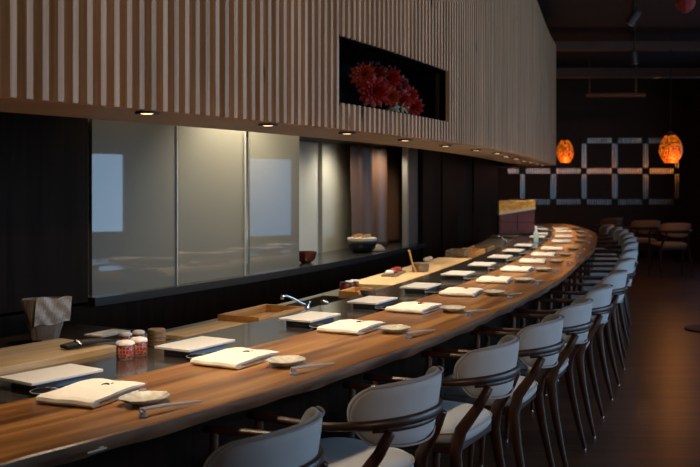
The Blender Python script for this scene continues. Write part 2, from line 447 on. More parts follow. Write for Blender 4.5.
# ------------------------------------------------------------------ slatted fascia over the bar
ZF0, ZF1 = 1.574, 3.01
LF = (len(FAS) - 1) * .05
fas = thing('slatted_canopy', 'curved hanging canopy of pale vertical wood slats above the whole bar', 'canopy', (FAS[40].x, FAS[40].y, 0))
base = Vector((FAS[40].x, FAS[40].y, 0))
def fix(o, par=fas, b=base):
    o.parent = par; o.location = Vector(o.location) - b; return o
NS0, NS1, NZ0, NZ1 = atpx(FAS, 339), atpx(FAS, 447), 1.668, 1.925
m = MB(); s = .05
def slat(m, s, za, zb):
    p, t, n = at(FAS, s, .02)
    m.box((p.x, p.y, (za + zb) / 2), (.02, .042, zb - za), math.atan2(t.y, t.x))
while s < LF - .05:
    if NS0 - .008 < s < NS1 + .008: slat(m, s, ZF0 - .014, NZ0 - .004); slat(m, s, NZ1 + .004, ZF1)
    else: slat(m, s, ZF0 - .014, ZF1)
    s += .05
fix(m.build('slats', 'slat_wood'))
m = MB()
for a, b, z0, z1 in ((0, NS0, ZF0 + .01, ZF1), (NS1, LF, ZF0 + .01, ZF1), (NS0, NS1, ZF0 + .01, NZ0), (NS0, NS1, NZ1, ZF1)):
    q = strip(FAS, a, b, .042, .062, z0, z1); m.add(q.v, q.f)
fix(m.build('backing_board', WOOD('backing', (.13, .075, .045), (.2, .12, .075), scale=(30, 30, 2))))
fix(strip(FAS, 0, LF, .036, .46, ZF0 - .012, ZF0).build('soffit_board', 'soffit'))
# recessed niche (open black box) behind the cut-out
m = MB()
for a, b, o0, o1, z0, z1 in ((NS0 - .01, NS1 + .01, .36, .38, NZ0 - .01, NZ1 + .01), (NS0 - .01, NS1 + .01, .01, .38, NZ0 - .012, NZ0),
                             (NS0 - .01, NS1 + .01, .01, .38, NZ1, NZ1 + .012), (NS0 - .012, NS0, .01, .38, NZ0, NZ1), (NS1, NS1 + .012, .01, .38, NZ0, NZ1)):
    q = strip(FAS, a, b, o0, o1, z0, z1, step=.05 if b - a > .1 else 1); m.add(q.v, q.f)
fix(m.build('niche_box', 'niche'))
# downlights set in the soffit
DL = [1.35, 2.05, 2.84, 3.45, 4.03, 4.78, 5.52, 6.3, 7.05, 7.8, 8.6, 9.4, 10.2, 11.0, 11.8]
ring = MB(); ring.lathe([(.026, 0), (.036, 0), (.036, -.006), (.028, -.006), (.026, 0)], 20)
first = None
DLP = [at(FAS, atD(FAS, 1.35), .13)[0], at(FAS, atD(FAS, 2.0), .13)[0]] + [pt(x, y, ZF0 - .014).xy for x, y in ((147, 112), (268, 124.2), (347, 132.5), (405, 139.5), (445.5, 145.3), (476, 149.6), (497, 152.8))]
sl_, ol_ = project(FAS, DLP[-1]); DLP += [at(FAS, sl_ + .85 * k, .16)[0] for k in range(1, 7)]
print('DLP', [project(FAS, q) for q in DLP])
for i, p in enumerate(DLP):
    D = p.y
    if i == 0:
        dlt = thing('downlight', '', 'downlight', (p.x, p.y, ZF0 - .014), 0, 'downlights in the canopy underside')
        ring.build('trim_ring', 'black', dlt, smooth=False)
        MB().lathe([(.001, -.0075), (.014, -.007), (.022, -.004), (.025, -.0005), (.001, -.0005)], 16).build('lens', 'lens', dlt)
        o = dlt
    else: o = dup(dlt, (p.x, p.y, ZF0 - .014), 0, '')
    o['label'] = 'small round recessed downlight under the wooden canopy above the bar'
    l = bpy.data.lights.new('spot', 'SPOT'); l.energy = 28 if D < 2.3 else 35 if D < 5.5 else 46; l.color = (1, .77, .53); l.spot_size = math.radians(100); l.spot_blend = 1; l.shadow_soft_size = .025
    lo = bpy.data.objects.new('downlight_beam', l); C.objects.link(lo); lo.location = (p.x, p.y, ZF0 - .03)
    lo.rotation_euler = (math.radians(0), 0, 0)

# ------------------------------------------------------------------ the bar
BZ = .74
def ledge_noise(s): return -.006 * math.sin(s * 2.3) - .003 * math.sin(s * 9 + 1) - .002 * math.sin(s * 27)
bar = thing('bar_counter', 'long curved walnut dining counter with a natural live edge', 'bar counter', (OUT[40].x, OUT[40].y, 0))
bb = Vector((OUT[40].x, OUT[40].y, 0))
# wooden top: cross-section with a rounded, wavy live edge
m = MB(); vs = []; uv = []; n = int(SEND / .05)
def sect(s):
    e = ledge_noise(s)
    return [(.50, BZ - .05), (.06 + e, BZ - .05), (.028 + e * 1.2 + .005 * math.sin(s * 19), BZ - .046), (.010 + e * 1.2, BZ - .028), (.002 + e, BZ - .012), (.004 + e * .9, BZ - .003), (.010 + e * .9, BZ)]
prof_n = 7
for k in range(n + 1):
    s = k * .05
    for (o, z) in sect(s) + [(.50, BZ)]:
        p, t, nn = at(OUT, s, o); vs.append((p.x, p.y, z)); uv.append((s, o + z))
top = MB(); edge = MB(); Q = 8
for k in range(n):
    for q in range(Q):
        q2 = (q + 1) % Q; fc = (k * Q + q, k * Q + q2, (k + 1) * Q + q2, (k + 1) * Q + q)
        dst = edge if q in (2, 3, 4) else top
        b0 = len(dst.v); dst.v += [vs[i] for i in fc]; dst.uv[len(dst.f)] = [uv[i] for i in fc]; dst.f.append((b0, b0 + 1, b0 + 2, b0 + 3))
for (k, rev) in ((0, 0), (n, 1)):
    fc = [k * Q + q for q in range(Q)]; b0 = len(top.v); top.v += [vs[i] for i in fc]; top.uv[len(top.f)] = [uv[i] for i in fc]; top.f.append(tuple(b0 + q for q in range(Q)))
def weld(o):
    bm = bmesh.new(); bm.from_mesh(o.data); bmesh.ops.remove_doubles(bm, verts=bm.verts, dist=1e-5); bmesh.ops.recalc_face_normals(bm, faces=bm.faces)
    bm.to_mesh(o.data); bm.free(); return o
fix(weld(top.build('countertop', 'bar_wood')), bar, bb)
e = weld(edge.build('live_edge', 'bar_edge')); 
for p_ in e.data.polygons: p_.use_smooth = True
fix(e, bar, bb)['label'] = 'rough pale live edge of the counter'
fix(strip(OUT, 0, SEND - .05, .36, .50, .0, BZ - .05).build('base_panel', 'dark_wood'), bar, bb)
# small inlaid metal mark on the live edge near the camera
p, t, nn = at(OUT, project(OUT, pt(90, 449, .715))[0], -.004)
mk = MB(); mk.box((0, 0, 0), (.055, .003, .004)); mk.box((.012, 0, .004), (.014, .003, .004))
o = mk.build('inlay_mark', 'gold', loc=(p.x, p.y, .716), rz=math.atan2(t.y, t.x)); fix(o, bar, bb)

# polished stone service ledge and the kitchen worktop behind it
o = strip(OUT, 0, SEND - .02, .512, .87, 0.0, BZ - .004).build('stone_ledge', 'stone')
tag(o, 'dark polished stone strip running between the wooden bar and the worktop', 'service ledge')
SW1 = atD(OUT, 11.6)
WTZ = .70
wt = thing('kitchen_worktop', 'dark steel worktop behind the stone strip carrying boards and sinks', 'worktop', (OUT[60].x, OUT[60].y, 0))
wb = Vector((OUT[60].x, OUT[60].y, 0))
fk = project(OUT, pt(318, 303, .70))[0]
m = MB()
for a, b in ((0, fk - .28), (fk + .34, SW1)):
    q = strip(OUT, a, b, .874, 1.22, .62, WTZ); m.add(q.v, q.f)
for o0, o1 in ((.874, .92), (1.17, 1.22)):
    q = strip(OUT, fk - .28, fk + .34, o0, o1, .62, WTZ); m.add(q.v, q.f)
fix(m.build('worktop_surface', 'steel'), wt, wb)
fix(strip(OUT, fk - .28, fk + .34, .92, 1.17, .52, .54).build('sink_floor', 'black_gloss'), wt, wb)
fix(strip(OUT, 0, SW1, .874, 1.2, 0, .50).build('cabinet_front', 'dark_wood'), wt, wb)
pt1 = thing('prep_table', 'low dark table behind the thick cutting board holding paper', 'table', (OUT[20].x, OUT[20].y, 0))
pb = Vector((OUT[20].x, OUT[20].y, 0))
se = project(OUT, pt(150, 331, .69))[0]
fix(strip(OUT, .3, se, 1.25, 1.72, .64, .69).build('tabletop', 'dark_wood'), pt1, pb)
fix(strip(OUT, .4, se - .05, 1.29, 1.68, 0, .64).build('cupboard', 'dark_wood'), pt1, pb)

# ------------------------------------------------------------------ place settings
def make_napkin():
    m = MB(); vs = []; fs = []
    # closed folded profile (along x, z); soft roll at the near end
    prof = [(.128, .002), (-.11, .0015), (-.124, .003), (-.131, .009), (-.127, .016), (-.112, .020), (-.06, .0215), (.0, .0215), (.07, .020), (.13, .018), (.133, .0165), (.12, .0145),
            (.05, .0135), (-.04, .013), (-.095, .0125), (-.104, .0105), (-.095, .0085), (.0, .008), (.1, .0075), (.13, .006)]
    ny = 8; npf = len(prof)
    for j in range(ny + 1):
        y = -.092 + .184 * j / ny
        for i, (x, z) in enumerate(prof):
            w = .0015 * math.sin(y * 60 + x * 25) * (z / .02)
            e = 1 - .35 * max(0, abs(y) / .092 - .8) / .2 * (z > .015) * .12
            vs.append((x + .006 * math.sin(j * 1.3) * (i > 8 and i < 12), y + .003 * math.sin(x * 30), (z * e + w) * 1.22))
    for j in range(ny):
        for i in range(npf):
            i2 = (i + 1) % npf; fs.append((j * npf + i, j * npf + i2, (j + 1) * npf + i2, (j + 1) * npf + i))
    fs.append(tuple(range(npf))); fs.append(tuple(ny * npf + i for i in reversed(range(npf))))
    root = thing('napkin', '', 'napkin', (0, 0, 0), 0, 'folded white napkins along the bar')
    m.add(vs, fs).build('folded_cloth', 'napkin', root, smooth=False)
    k = MB(); k.tube([(.045 + .012 * math.cos(a), -.01 + .010 * math.sin(a), .0272) for a in [x * .35 for x in range(-3, 7)]], [.001, .0018, .0024, .003, .003, .0028, .0022, .0016, .0012, .001], 6, flat=None)
    k.box((.072, -.016, .0268), (.007, .005, .0012))
    k.build('printed_mark', 'ink', root)
    return root
def make_tray():
    root = thing('plate_stand', '', 'serving plate', (0, 0, 0), 0, 'raised white plates on the stone strip')
    b = MB(); b.box((0, 0, .012), (.205, .118, .024)); b.build('stand', 'stand', root, bevel=.002)
    m = MB(); m.box((0, 0, .029), (.262, .158, .009)); m.build('plate', 'porcelain', root, bevel=.002)
    return root
def make_saucer():
    root = thing('soy_dish', '', 'small dish', (0, 0, 0), 0, 'black dishes on the stone strip')
    MB().lathe([(.018, 0), (.022, .001), (.040, .010), (.0405, .012), (.020, .004), (.001, .0035)], 24).build('bowl_body', 'black_gloss', root, smooth=True)
    MB().tube([(.0405 * math.cos(a), .0405 * math.sin(a), .0115) for a in [k * PI / 16 for k in range(32)]], .0011, 5, closed=True).build('rim', 'paleline', root)['label'] = 'pale rim'
    return root
def make_dish():
    wob = lambda a, r: 1 + (.05 * math.sin(a * 5 + .7) + .03 * math.sin(a * 9)) * min(1, r / .05)
    root = tag(MB().lathe([(.030, 0), (.036, .002), (.060, .012), (.072, .020), (.074, .0215), (.071, .0215), (.055, .013), (.03, .006), (.001, .005)], 40, sy=.82, wob=wob).build('dish', 'celadon', smooth=True),
               '', 'dish', 'grey glazed dishes along the bar')
    return root
def make_rest():
    root = thing('chopstick_rest', '', 'chopstick rest', (0, 0, 0), 0, 'glass chopstick rests along the bar')
    m = MB(); m.lathe([(.012, 0), (.015, .003), (.012, .009), (.009, .012), (.010, .0135), (.001, .012)], 14, sy=.7); m.build('crystal_base', 'glass_blue', root, smooth=True)
    for a in (-.9, .9):
        MB().tube([(0, .005 * a, .010), (.002, .010 * a, .017), (.0, .013 * a, .025)], [.004, .0032, .0012], 6).build('prong', 'glass_blue', root, smooth=True)
    return root
def make_sticks():
    root = thing('chopsticks', '', 'chopsticks', (0, 0, 0), 0, 'grey chopsticks along the bar')
    for dy in (-.0045, .0045):
        MB().tube([(-.02, dy, .020), (.05, dy, .0175), (.18, dy * .6, .008)], [.0036, .0042, .0018], 8).build('chopstick', 'chop', root, smooth=True)
    return root
nap_px = [(93, 391), (236, 356.5), (349, 325.5), (412, 306.5), (462, 291), (497, 279), (525, 268.6), (539, 260.5), (550, 254), (559, 248), (564, 240.8), (564, 236), (563, 231.2), (559, 228.4)]
nap_rz = [.22, .03, .0, -.05, .02, .06, -.03, .04, 0, 0, 0, 0, 0, 0]
stations = []
for x, y in nap_px:
    q = pt(x, y, .757); s_, o_ = project(OUT, q); stations.append((s_, o_))
print('STATIONS', [(round(a, 2), round(b, 2)) for a, b in stations])
ordw = ['nearest the camera', 'second from the camera', 'third from the camera', 'fourth from the camera', 'fifth from the camera', 'sixth from the camera', 'seventh from the camera', 'eighth from the camera',
        'ninth from the camera', 'tenth from the camera', 'eleventh from the camera', 'third from the far end', 'second from the far end', 'at the far end']
protos = {}
def put(kind, maker, s, off, z, rz, label):
    p, t, n = at(OUT, s, off); th = math.atan2(t.y, t.x) + rz
    if kind not in protos: o = protos[kind] = maker(); o.location = (p.x, p.y, z); o.rotation_euler.z = th
    else: o = dup(protos[kind], (p.x, p.y, z), th, '')
    o['label'] = label; return o
tray_px = [(52, 372), (197, 342), (315, 315.5), (377, 299), (430, 285), (470, 272.5), (497, 263.5), (516.6, 256), (531, 249.8), (539, 244.5), (547.6, 236), (548, 233), (547.6, 228.4), (545, 225.6)]
for i, (s_, o_) in enumerate(stations):
    w = ordw[i]; j = lambda a: random.uniform(-a, a)
    put('napkin', make_napkin, s_, min(max(o_, .345), .37), BZ, nap_rz[i] + .02, 'folded white linen napkin on the bar, ' + w)
    d = put('dish', make_dish, s_ + .03 + j(.008), .185 if i < 5 else .175, BZ, j(.3), 'shallow grey glazed dish on the bar, ' + w)
    put('rest', make_rest, s_ - .085, .075, BZ, PI / 2, 'small clear glass chopstick rest, ' + w)
    put('sticks', make_sticks, s_ - .085 + .02, .077, BZ, -.12 + j(.03), 'pair of grey chopsticks on a glass rest, ' + w)
    q = pt(tray_px[i][0], tray_px[i][1], .772); st, ot = project(OUT, q); ot = min(max(ot, .625), .77)
    print('tray', i, round(st - s_, 2), round(ot, 2))
    put('tray', make_tray, st, ot, BZ - .004, j(.03), 'white rectangular plate raised on a dark stand, ' + w)
    put('saucer', make_saucer, st - .115, ot - .105, BZ - .004, 0, 'small pale rimmed black dish beside a plate, ' + w)

# ------------------------------------------------------------------ chairs
def shield(m, w_ang, R, cy, zc, hh, th, inner):
    pass
def make_chair(label, fabric='fabric', trim='fabric_trim'):
    r = thing('dining_chair', label, 'chair')
    # seat cushion
    m = MB(); vs = []; fs = []; N = 28
    def outl(a):
        c, s_ = math.cos(a), math.sin(a); e = .55
        x = abs(c) ** e * (1 if c > 0 else -1); y = abs(s_) ** e * (1 if s_ > 0 else -1)
        return x * (.232 + .02 * y), y * .205
    rings = [(.0, .066), (.5, .068), (.8, .064), (.93, .055), (1.0, .038), (1.0, .018), (.95, .003), (.8, .0), (0, 0)]
    for (k, z) in rings:
        for a in range(N):
            x, y = outl(2 * PI * a / N); kk = max(k, .001); vs.append((x * kk, y * kk + .055, .430 + z))
    for i in range(len(rings) - 1):
        for a in range(N): a2 = (a + 1) % N; fs.append((i * N + a, i * N + a2, (i + 1) * N + a2, (i + 1) * N + a))
    seat = m.add(vs, fs).build('seat', fabric, r, smooth=True)
    MB().tube([(*[v * 1.0 for v in outl(2 * PI * a / 40)][:1], outl(2 * PI * a / 40)[1] + .055, .471) for a in range(40)], .004, 6, closed=True).build('piping', trim, seat, smooth=True)
    # seat frame
    m = MB(); m.box((0, .20, .416), (.38, .03, .032)); m.box((0, -.11, .416), (.36, .03, .032)); m.box((.188, .045, .416), (.026, .31, .032)); m.box((-.188, .045, .416), (.026, .31, .032))
    m.build('seat_frame', 'chair_wood', r, bevel=.004)
    # legs
    for sx in (-1, 1):
        lg = MB().tube([(sx * .252, .165, .655), (sx * .250, .172, .52), (sx * .25, .18, .40), (sx * .245, .19, .2), (sx * .24, .20, .008)], [.012, .016, .019, .016, .0105], 10).build('leg', 'chair_wood', r, smooth=True)
        MB().lathe([(.008, 0), (.009, .008), (.001, .008)], 10, c=(sx * .24, .20, 0)).build('foot_glide', 'chrome', lg)
        f_ = [(.011, .016), (.012, .018), (.014, .023), (.015, .024), (.013, .019), (.011, .015), (.009, .010)]
        lg = MB().tube([(sx * .155, -.232, .640), (sx * .168, -.200, .575), (sx * .190, -.140, .485), (sx * .203, -.125, .41), (sx * .212, -.142, .29), (sx * .222, -.172, .14), (sx * .23, -.205, .008)], 0, 10, flat=f_, up=Vector((0, 1, 0))).build('leg', 'chair_wood', r, smooth=True)
        MB().lathe([(.008, 0), (.009, .008), (.001, .008)], 10, c=(sx * .23, -.205, 0)).build('foot_glide', 'chrome', lg)
    # U-shaped arm rail
    path = []; fl = []
    for k in range(33):
        u = -1 + 2 * k / 32; a = u * 2.02
        if abs(a) <= 1.35: x = .268 * math.sin(a) / math.sin(1.35) * .985; y = -.01 - .262 * math.cos(a)
        else:
            q = (abs(a) - 1.35) / .67; x = (.264 - .010 * q * q) * (1 if a > 0 else -1); y = -.067 + .265 * q
        z = .668 - .014 * (1 - math.cos(min(1, abs(u)) * PI)) * .5
        path.append((x, y, z)); b = abs(u); fl.append((.010 + .008 * b ** 3, .0155 - .004 * min(1, b * 1.2)))
    MB().tube(path, 0, 10, flat=fl).build('arm_rail', 'chair_wood', r, smooth=True)
    lo = [(.246 * math.sin(a), -.012 - .246 * math.cos(a), .645) for a in [x * .1 for x in range(-8, 9)]]
    MB().tube(lo, 0, 8, flat=[(.010, .011)] * len(lo)).build('lower_rail', 'chair_wood', r, smooth=True)
    # wrapped upholstered back
    G = 22; H = 12; vs = []; fs = []
    def bp(u, v, off):
        uu = u * math.sqrt(1 - .43 * v * v); vv = v * math.sqrt(1 - .40 * u * u)
        a = uu * 1.08; zz = .692 + vv * .116 - (.026 * math.cos(a * 1.3) if v > 0 else 0) * max(0, v) ** 1.5
        R = .235 + off + .02 * (zz - .65) / .14
        return (R * math.sin(a) * 1.02, -.0 - R * math.cos(a) - .01, zz)
    for side in (1, -1):
        for i in range(G + 1):
            for j in range(H + 1):
                u = -1 + 2 * i / G; v = -1 + 2 * j / H
                d = max(abs(u) ** 1.6, abs(v)); th = .017 * (1 - d ** 6) ** .5 if d < 1 else 0
                vs.append(bp(u, v, side * th))
    for b_, fl_ in ((0, 0), ((G + 1) * (H + 1), 1)):
        for i in range(G):
            for j in range(H):
                a = b_ + i * (H + 1) + j; q = (a, a + 1, a + H + 2, a + H + 1); fs.append(q if not fl_ else q[::-1])
    bk = weld(MB().add(vs, fs).build('backrest', fabric, r, smooth=True))
    loop = [(-1 + 2 * i / G, -1) for i in range(G)] + [(1, -1 + 2 * j / H) for j in range(H)] + [(1 - 2 * i / G, 1) for i in range(G)] + [(-1, 1 - 2 * j / H) for j in range(H)]
    MB().tube([bp(u * .965, v * .93, .0165) for u, v in loop], .0032, 6, closed=True).build('piping', trim, bk, smooth=True)
    return r
chairD = [2.39, 3.04, 3.64, 4.22, 4.81, 5.47, 6.35, 7.33, 8.3, 9.35, 10.15, 10.9, 11.7, 12.35, 13.0]
cw = ['cropped at the bottom edge of the photo', 'second from the camera', 'third from the camera', 'fourth from the camera', 'fifth from the camera', 'sixth from the camera', 'seventh from the camera',
      'eighth from the camera', 'ninth from the camera', 'seventh from the far end', 'sixth from the far end', 'fifth from the far end', 'fourth from the far end', 'second from the far end', 'last at the far end']
cw[11] = 'fourth from the far end'; cw[12] = 'third from the far end'; cw[10] = 'fifth from the far end'; cw[9] = 'sixth from the far end'
ch0 = None
for i, D in enumerate(chairD):
    s_ = 0
    # arclength whose .34 m outer offset reaches depth D
    s_ = min([k * .02 for k in range(int(SEND / .02))], key=lambda q: abs(at(OUT, q, -.34)[0].y - D)) - .20
    if D > 12.5: s_ = min(s_, SEND - .35 - (13.0 - D) * .9)
    if i == 0: s_ += .07
    p, t, n = at(OUT, s_, -.135 if i == 0 else -.115); rz = math.atan2(t.y, t.x) + (.14 if i == 0 else random.uniform(-.04, .04))
    lab = 'grey upholstered wooden armchair at the bar, ' + cw[i]
    if ch0 is None:
        ch0 = make_chair(lab); ch0['group'] = 'upholstered armchairs along the bar'; ch0.location = (p.x, p.y, 0); ch0.rotation_euler.z = rz
    else: dup(ch0, (p.x, p.y, 0), rz, lab)
# lounge seats at the back
a = make_chair('tan fabric armchair at the back right, right one of the pair', 'fabric_tan', 'fabric_tan'); a.location = (4.55, 13.6, 0); a.rotation_euler.z = .08
dup(a, (4.42, 14.55, 0), .12, 'tan fabric armchair at the back right, left one of the pair')
c3 = make_chair('brown leather armchair standing behind the far end of the chair row', 'leather_brown', 'leather_brown'); c3.location = (4.12, 15.5, 0); c3.rotation_euler.z = .5

# ------------------------------------------------------------------ things on the worktop
def board(px, z, L, W, H, rz, label, mat='hinoki', name='cutting_board', dz=0):
    q = pt(px[0], px[1], z); s_, o_ = project(OUT, q); p, t, n = at(OUT, s_, o_)
    o = MB().box((0, 0, H / 2), (L, W, H)).build(name, mat, loc=(q.x, q.y, z - H + dz), rz=math.atan2(t.y, t.x) + rz, bevel=min(.003, H / 4))
    return tag(o, label, name.replace('_', ' '))
def wloc(x, y, z):
    q = pt(x, y, z); s_, o_ = project(OUT, q); p, t, n = at(OUT, s_, o_); return q, math.atan2(t.y, t.x)
def at_off(x, y, z, off):   # snap sideways so that it stays on the counter
    q = pt(x, y, z); s_, o_ = project(OUT, q); p, t, n = at(OUT, s_, off); return Vector((p.x, p.y, z)), math.atan2(t.y, t.x), s_, o_
def info(nm, x, y, z):
    q, a, s_, o_ = at_off(x, y, z, 1); print('ITEM', nm, 's', round(s_, 2), 'off', round(o_, 2))

# thick board at the left
s0 = project(OUT, pt(55, 350, .755))[0]
def sboard(s_a, s_b, o_a, o_b, z, H, label, mat='hinoki', name='cutting_board', rz=0):
    p, t, n = at(OUT, (s_a + s_b) / 2, (o_a + o_b) / 2)
    o = MB().box((0, 0, H / 2), (s_b - s_a, o_b - o_a, H)).build(name, mat, loc=(p.x, p.y, z), rz=math.atan2(t.y, t.x) + rz, bevel=min(.003, H / 4))
    return tag(o, label, name.replace('_', ' '))
for nm, x, y, z in (('b1 left', 0, 350, .76), ('b1 front', 59, 362, .76), ('b1 right', 113, 347, .76), ('b1 back', 75, 338, .76), ('b2 l', 168, 332, .72), ('b2 r', 258, 323, .72), ('b2 back', 210, 322, .72),
                    ('box fl', 212, 320, .72), ('box fr', 265, 325, .73), ('box r', 303, 311, .73), ('faucet', 307, 309, .70), ('knob', 325, 307, .70), ('jar', 124, 357, .74), ('jar2', 126, 336, .74), ('stack', 156, 344, .74),
                    ('b3 l', 372, 292, .72), ('b3 r', 475, 272, .72), ('b3 back', 430, 264, .72), ('pot', 420, 277, .73), ('meat l', 378, 282, .73), ('box2', 355, 300, .72), ('darkbowl', 409, 297, .73), ('box3', 460, 266, .72),
                    ('box cab', 517, 245, .74), ('bottle', 535, 241, .74), ('faucet2', 513, 252, .70), ('bag', 52, 340, .69), ('paper', 97, 333, .69)):
    info(nm, x, y, z)
sw1 = project(OUT, pt(113, 347, .755))[0]
sboard(sw1 - .80, sw1, .885, 1.20, WTZ, .055, 'thick pale cutting board on the worktop at the left edge')
def loc_s(s_, off, z): p, t, n = at(OUT, s_, off); return Vector((p.x, p.y, z)), math.atan2(t.y, t.x)
# bundle of dark tongs lying on the board
q, th = wloc(91, 344, .762)
tg = thing('tongs', 'bundle of dark kitchen tongs lying on the thick cutting board', 'tongs', (q.x, q.y, .756), th + .5 - .62)
for k, (dy, a) in enumerate(((-.012, .0), (.006, .10), (.022, -.06))):
    MB().tube([(-.11, dy, .010), (-.04, dy + a * .1, .016), (.05, dy + a * .3, .012), (.10, dy + a * .5, .007)], 0, 8, flat=[(.011, .007), (.013, .009), (.008, .005), (.004, .003)]).build('tong_arm', 'black', tg, smooth=True)
MB().tube([(-.065, -.03, .012), (-.06, 0, .024), (-.055, .032, .012)], .006, 6).build('band', 'black_gloss', tg)
# patterned jars
def make_jar(r, h):
    root = thing('spice_jar', '', 'jar', group='red patterned jars')
    MB().lathe([(r * .85, 0), (r, .004), (r * 1.03, h * .4), (r * .98, h * .85), (r * .8, h), (.001, h)], 24).build('jar_body', 'redpat', root, smooth=True)
    MB().lathe([(r * .95, h * .93), (r * 1.08, h * .95), (r * 1.02, h * 1.1), (r * .7, h * 1.2), (.001, h * 1.22)], 20, wob=lambda a, rr: 1 + .05 * math.sin(a * 6)).build('lid', 'rice', root, smooth=True)['label'] = 'white domed cover'
    MB().lathe([(r * .9, -.0), (r * .95, .0015), (r * .9, .004)], 20).build('foot_ring', 'rice', root)
    return root
ja = make_jar(.030, .052); q, th = wloc(125, 357.3, BZ); ja.location = (q.x, q.y, BZ - .004); ja['label'] = 'large red patterned jar with white cover, front left of four'
q, _ = wloc(138.5, 353.8, BZ); dup(ja, (q.x, q.y, BZ - .004), .4, 'large red patterned jar with white cover, front right of four')
jb = make_jar(.024, .046); lo_, th = loc_s(project(OUT, pt(126, 338, WTZ))[0], .915, WTZ)
q = pt(125.5, 340, .725); jb.location = (q.x, q.y, .0); 
jb['label'] = 'smaller red patterned jar with white cover, rear left of four'
s_j, o_j = project(OUT, q); print('JB', s_j, o_j)
jb.location = (q.x, q.y, WTZ)
q = pt(138.5, 338, .725); r2 = dup(jb, (q.x, q.y, WTZ), .3, 'smaller red patterned jar with white cover, rear right of four')
# stacked brown lidded boxes
q = pt(156.5, 346, WTZ + .0)
s_j, o_j = project(OUT, pt(156.5, 344.5, BZ)); lo_, th = loc_s(s_j, max(o_j, .80), BZ - .004)
for k in range(4):
    o = MB().lathe([(.030, 0), (.034, .002), (.034, .013), (.032, .0155), (.001, .0155)], 24).build('stacked_dish', 'bark', loc=(lo_.x, lo_.y, BZ - .004 + k * .0156), smooth=False)
    tag(o, 'brown wooden dish in the stack beside the red jars, ' + ['bottom one', 'second from bottom', 'second from top', 'topmost one'][k], 'dish', 'stacked brown dishes')
# second board, raised a little on the worktop
sA = project(OUT, pt(172, 334, .72))[0]; sB = project(OUT, pt(262, 322, .72))[0]
print('board2', sA, sB)
sboard(sA, sB - .06, .885, 1.10, WTZ, .018, 'thin pale cutting board behind the second white plate', rz=.02)
# open wooden box
def open_box(name, label, s_, off, z, L, W, H, rz=0, mat='honey_wood', lid=True):
    lo_, th = loc_s(s_, off, z); r = thing(name, label, 'box', lo_, th + rz)
    MB().box((0, 0, .005), (L, W, .01)).build('box_bottom', mat, r)
    MB().box((0, -W / 2 + .006, H / 2 + .005), (L, .012, H - .01)).build('side_wall', mat, r)
    MB().box((0, W / 2 - .006, H / 2 + .005), (L, .012, H - .01)).build('side_wall', mat, r)
    MB().box((-L / 2 + .006, 0, H / 2 + .005), (.012, W - .024, H - .01)).build('end_wall', mat, r)
    MB().box((L / 2 - .006, 0, H / 2 + .005), (.012, W - .024, H - .01)).build('end_wall', mat, r)
    return r
sC = project(OUT, pt(262, 322, .73))[0]; sD = project(OUT, pt(303, 309, .73))[0]
print('box', sC, sD)
open_box('wooden_box', 'open honey coloured wooden box with low sides, left of the chrome tap', (sC + sD) / 2 + .005, 1.0, WTZ, .42, .22, .045)
# chrome tap and knob at the sink
def tap(label, s_, off, sc=1):
    lo_, th = loc_s(s_, off, WTZ); r = thing('tap', label, 'tap', lo_, th)
    MB().lathe([(.02, 0), (.02, .008), (.011, .012), (.010, .05), (.001, .05)], 16).build('tap_base', 'chrome', r, smooth=True)
    MB().tube([(0, 0, .04), (-.03 * sc, .015, .055), (-.10 * sc, .04, .085), (-.16 * sc, .055, .103), (-.185 * sc, .06, .100), (-.19 * sc, .062, .085)], [.008, .007, .0065, .0065, .009, .010], 10).build('spout', 'chrome', r, smooth=True)
    MB().tube([(0, 0, .048), (.025, -.005, .062)], [.006, .004], 8).build('lever', 'chrome', r, smooth=True)
    return r
tap('chrome tap with a long spout leaning over the near sink', spx(OUT, .90, 307), .90, .75)
lo_, th = loc_s(spx(OUT, .90, 325), .90, WTZ)
kn = thing('tap', 'short round chrome tap knob at the front of the near sink', 'tap', lo_, th)
MB().lathe([(.012, 0), (.012, .02), (.020, .024), (.022, .04), (.015, .048), (.001, .048)], 18).build('knob', 'chrome', kn, smooth=True)
tap('chrome tap with a long spout in front of the maroon cabinet', spx(OUT, .92, 506), .92, .8)
# sink in the middle: wooden box 2 , jars, big board with food
def sA_(x, y, z): return project(OUT, pt(x, y, z))[0]
sg0, sg1 = spx(OUT, .95, 385), spx(OUT, .95, 478); print('bigboard', sg0, sg1)
open_box('wooden_box', 'small honey coloured wooden box behind the third white plate', min(spx(OUT, .98, 356), sg0 - .26), .98, WTZ, .22, .12, .04)
bigb = sboard(sg0, sg0 + .85, .90, 1.20, WTZ, .03, 'long pale cutting board carrying the brown tub and red food')
sboard(sg0 + .90, sg0 + 1.6, .90, 1.19, WTZ, .03, 'pale cutting board carrying a dark box, middle of three in a row')
sboard(sg0 + 1.65, sg0 + 2.25, .90, 1.18, WTZ, .026, 'pale cutting board farthest along the worktop, nearly hidden by plates')
for k, (dx, lab) in enumerate(((0, 'left one of three'), (.075, 'middle one of three'), (.15, 'right one of three'))):
    lo_, th = loc_s(sg0 - .22 + dx, 1.13 - .005 * k, WTZ); j = thing('jar', 'small dark red glass jar on the worktop, ' + lab, 'jar', lo_, th, 'dark red jars')
    MB().lathe([(.025, 0), (.027, .004), (.027, .045), (.022, .05), (.001, .05)], 18).build('jar_body', 'redjar', j, smooth=True)
    MB().lathe([(.024, .05), (.024, .058), (.001, .058)], 18).build('lid', ['black', 'rice', 'rice'][k], j)
TB = WTZ + .03
lo_, th = loc_s(max(sg0 + .2, spx(OUT, 1.10, 394)), 1.10, TB)
tr = thing('food_tray', 'tray of red wrapped food on the long cutting board', 'tray', lo_, th + .12)
MB().box((0, 0, .006), (.36, .10, .012)).build('tray_base', 'bark', tr, bevel=.002)
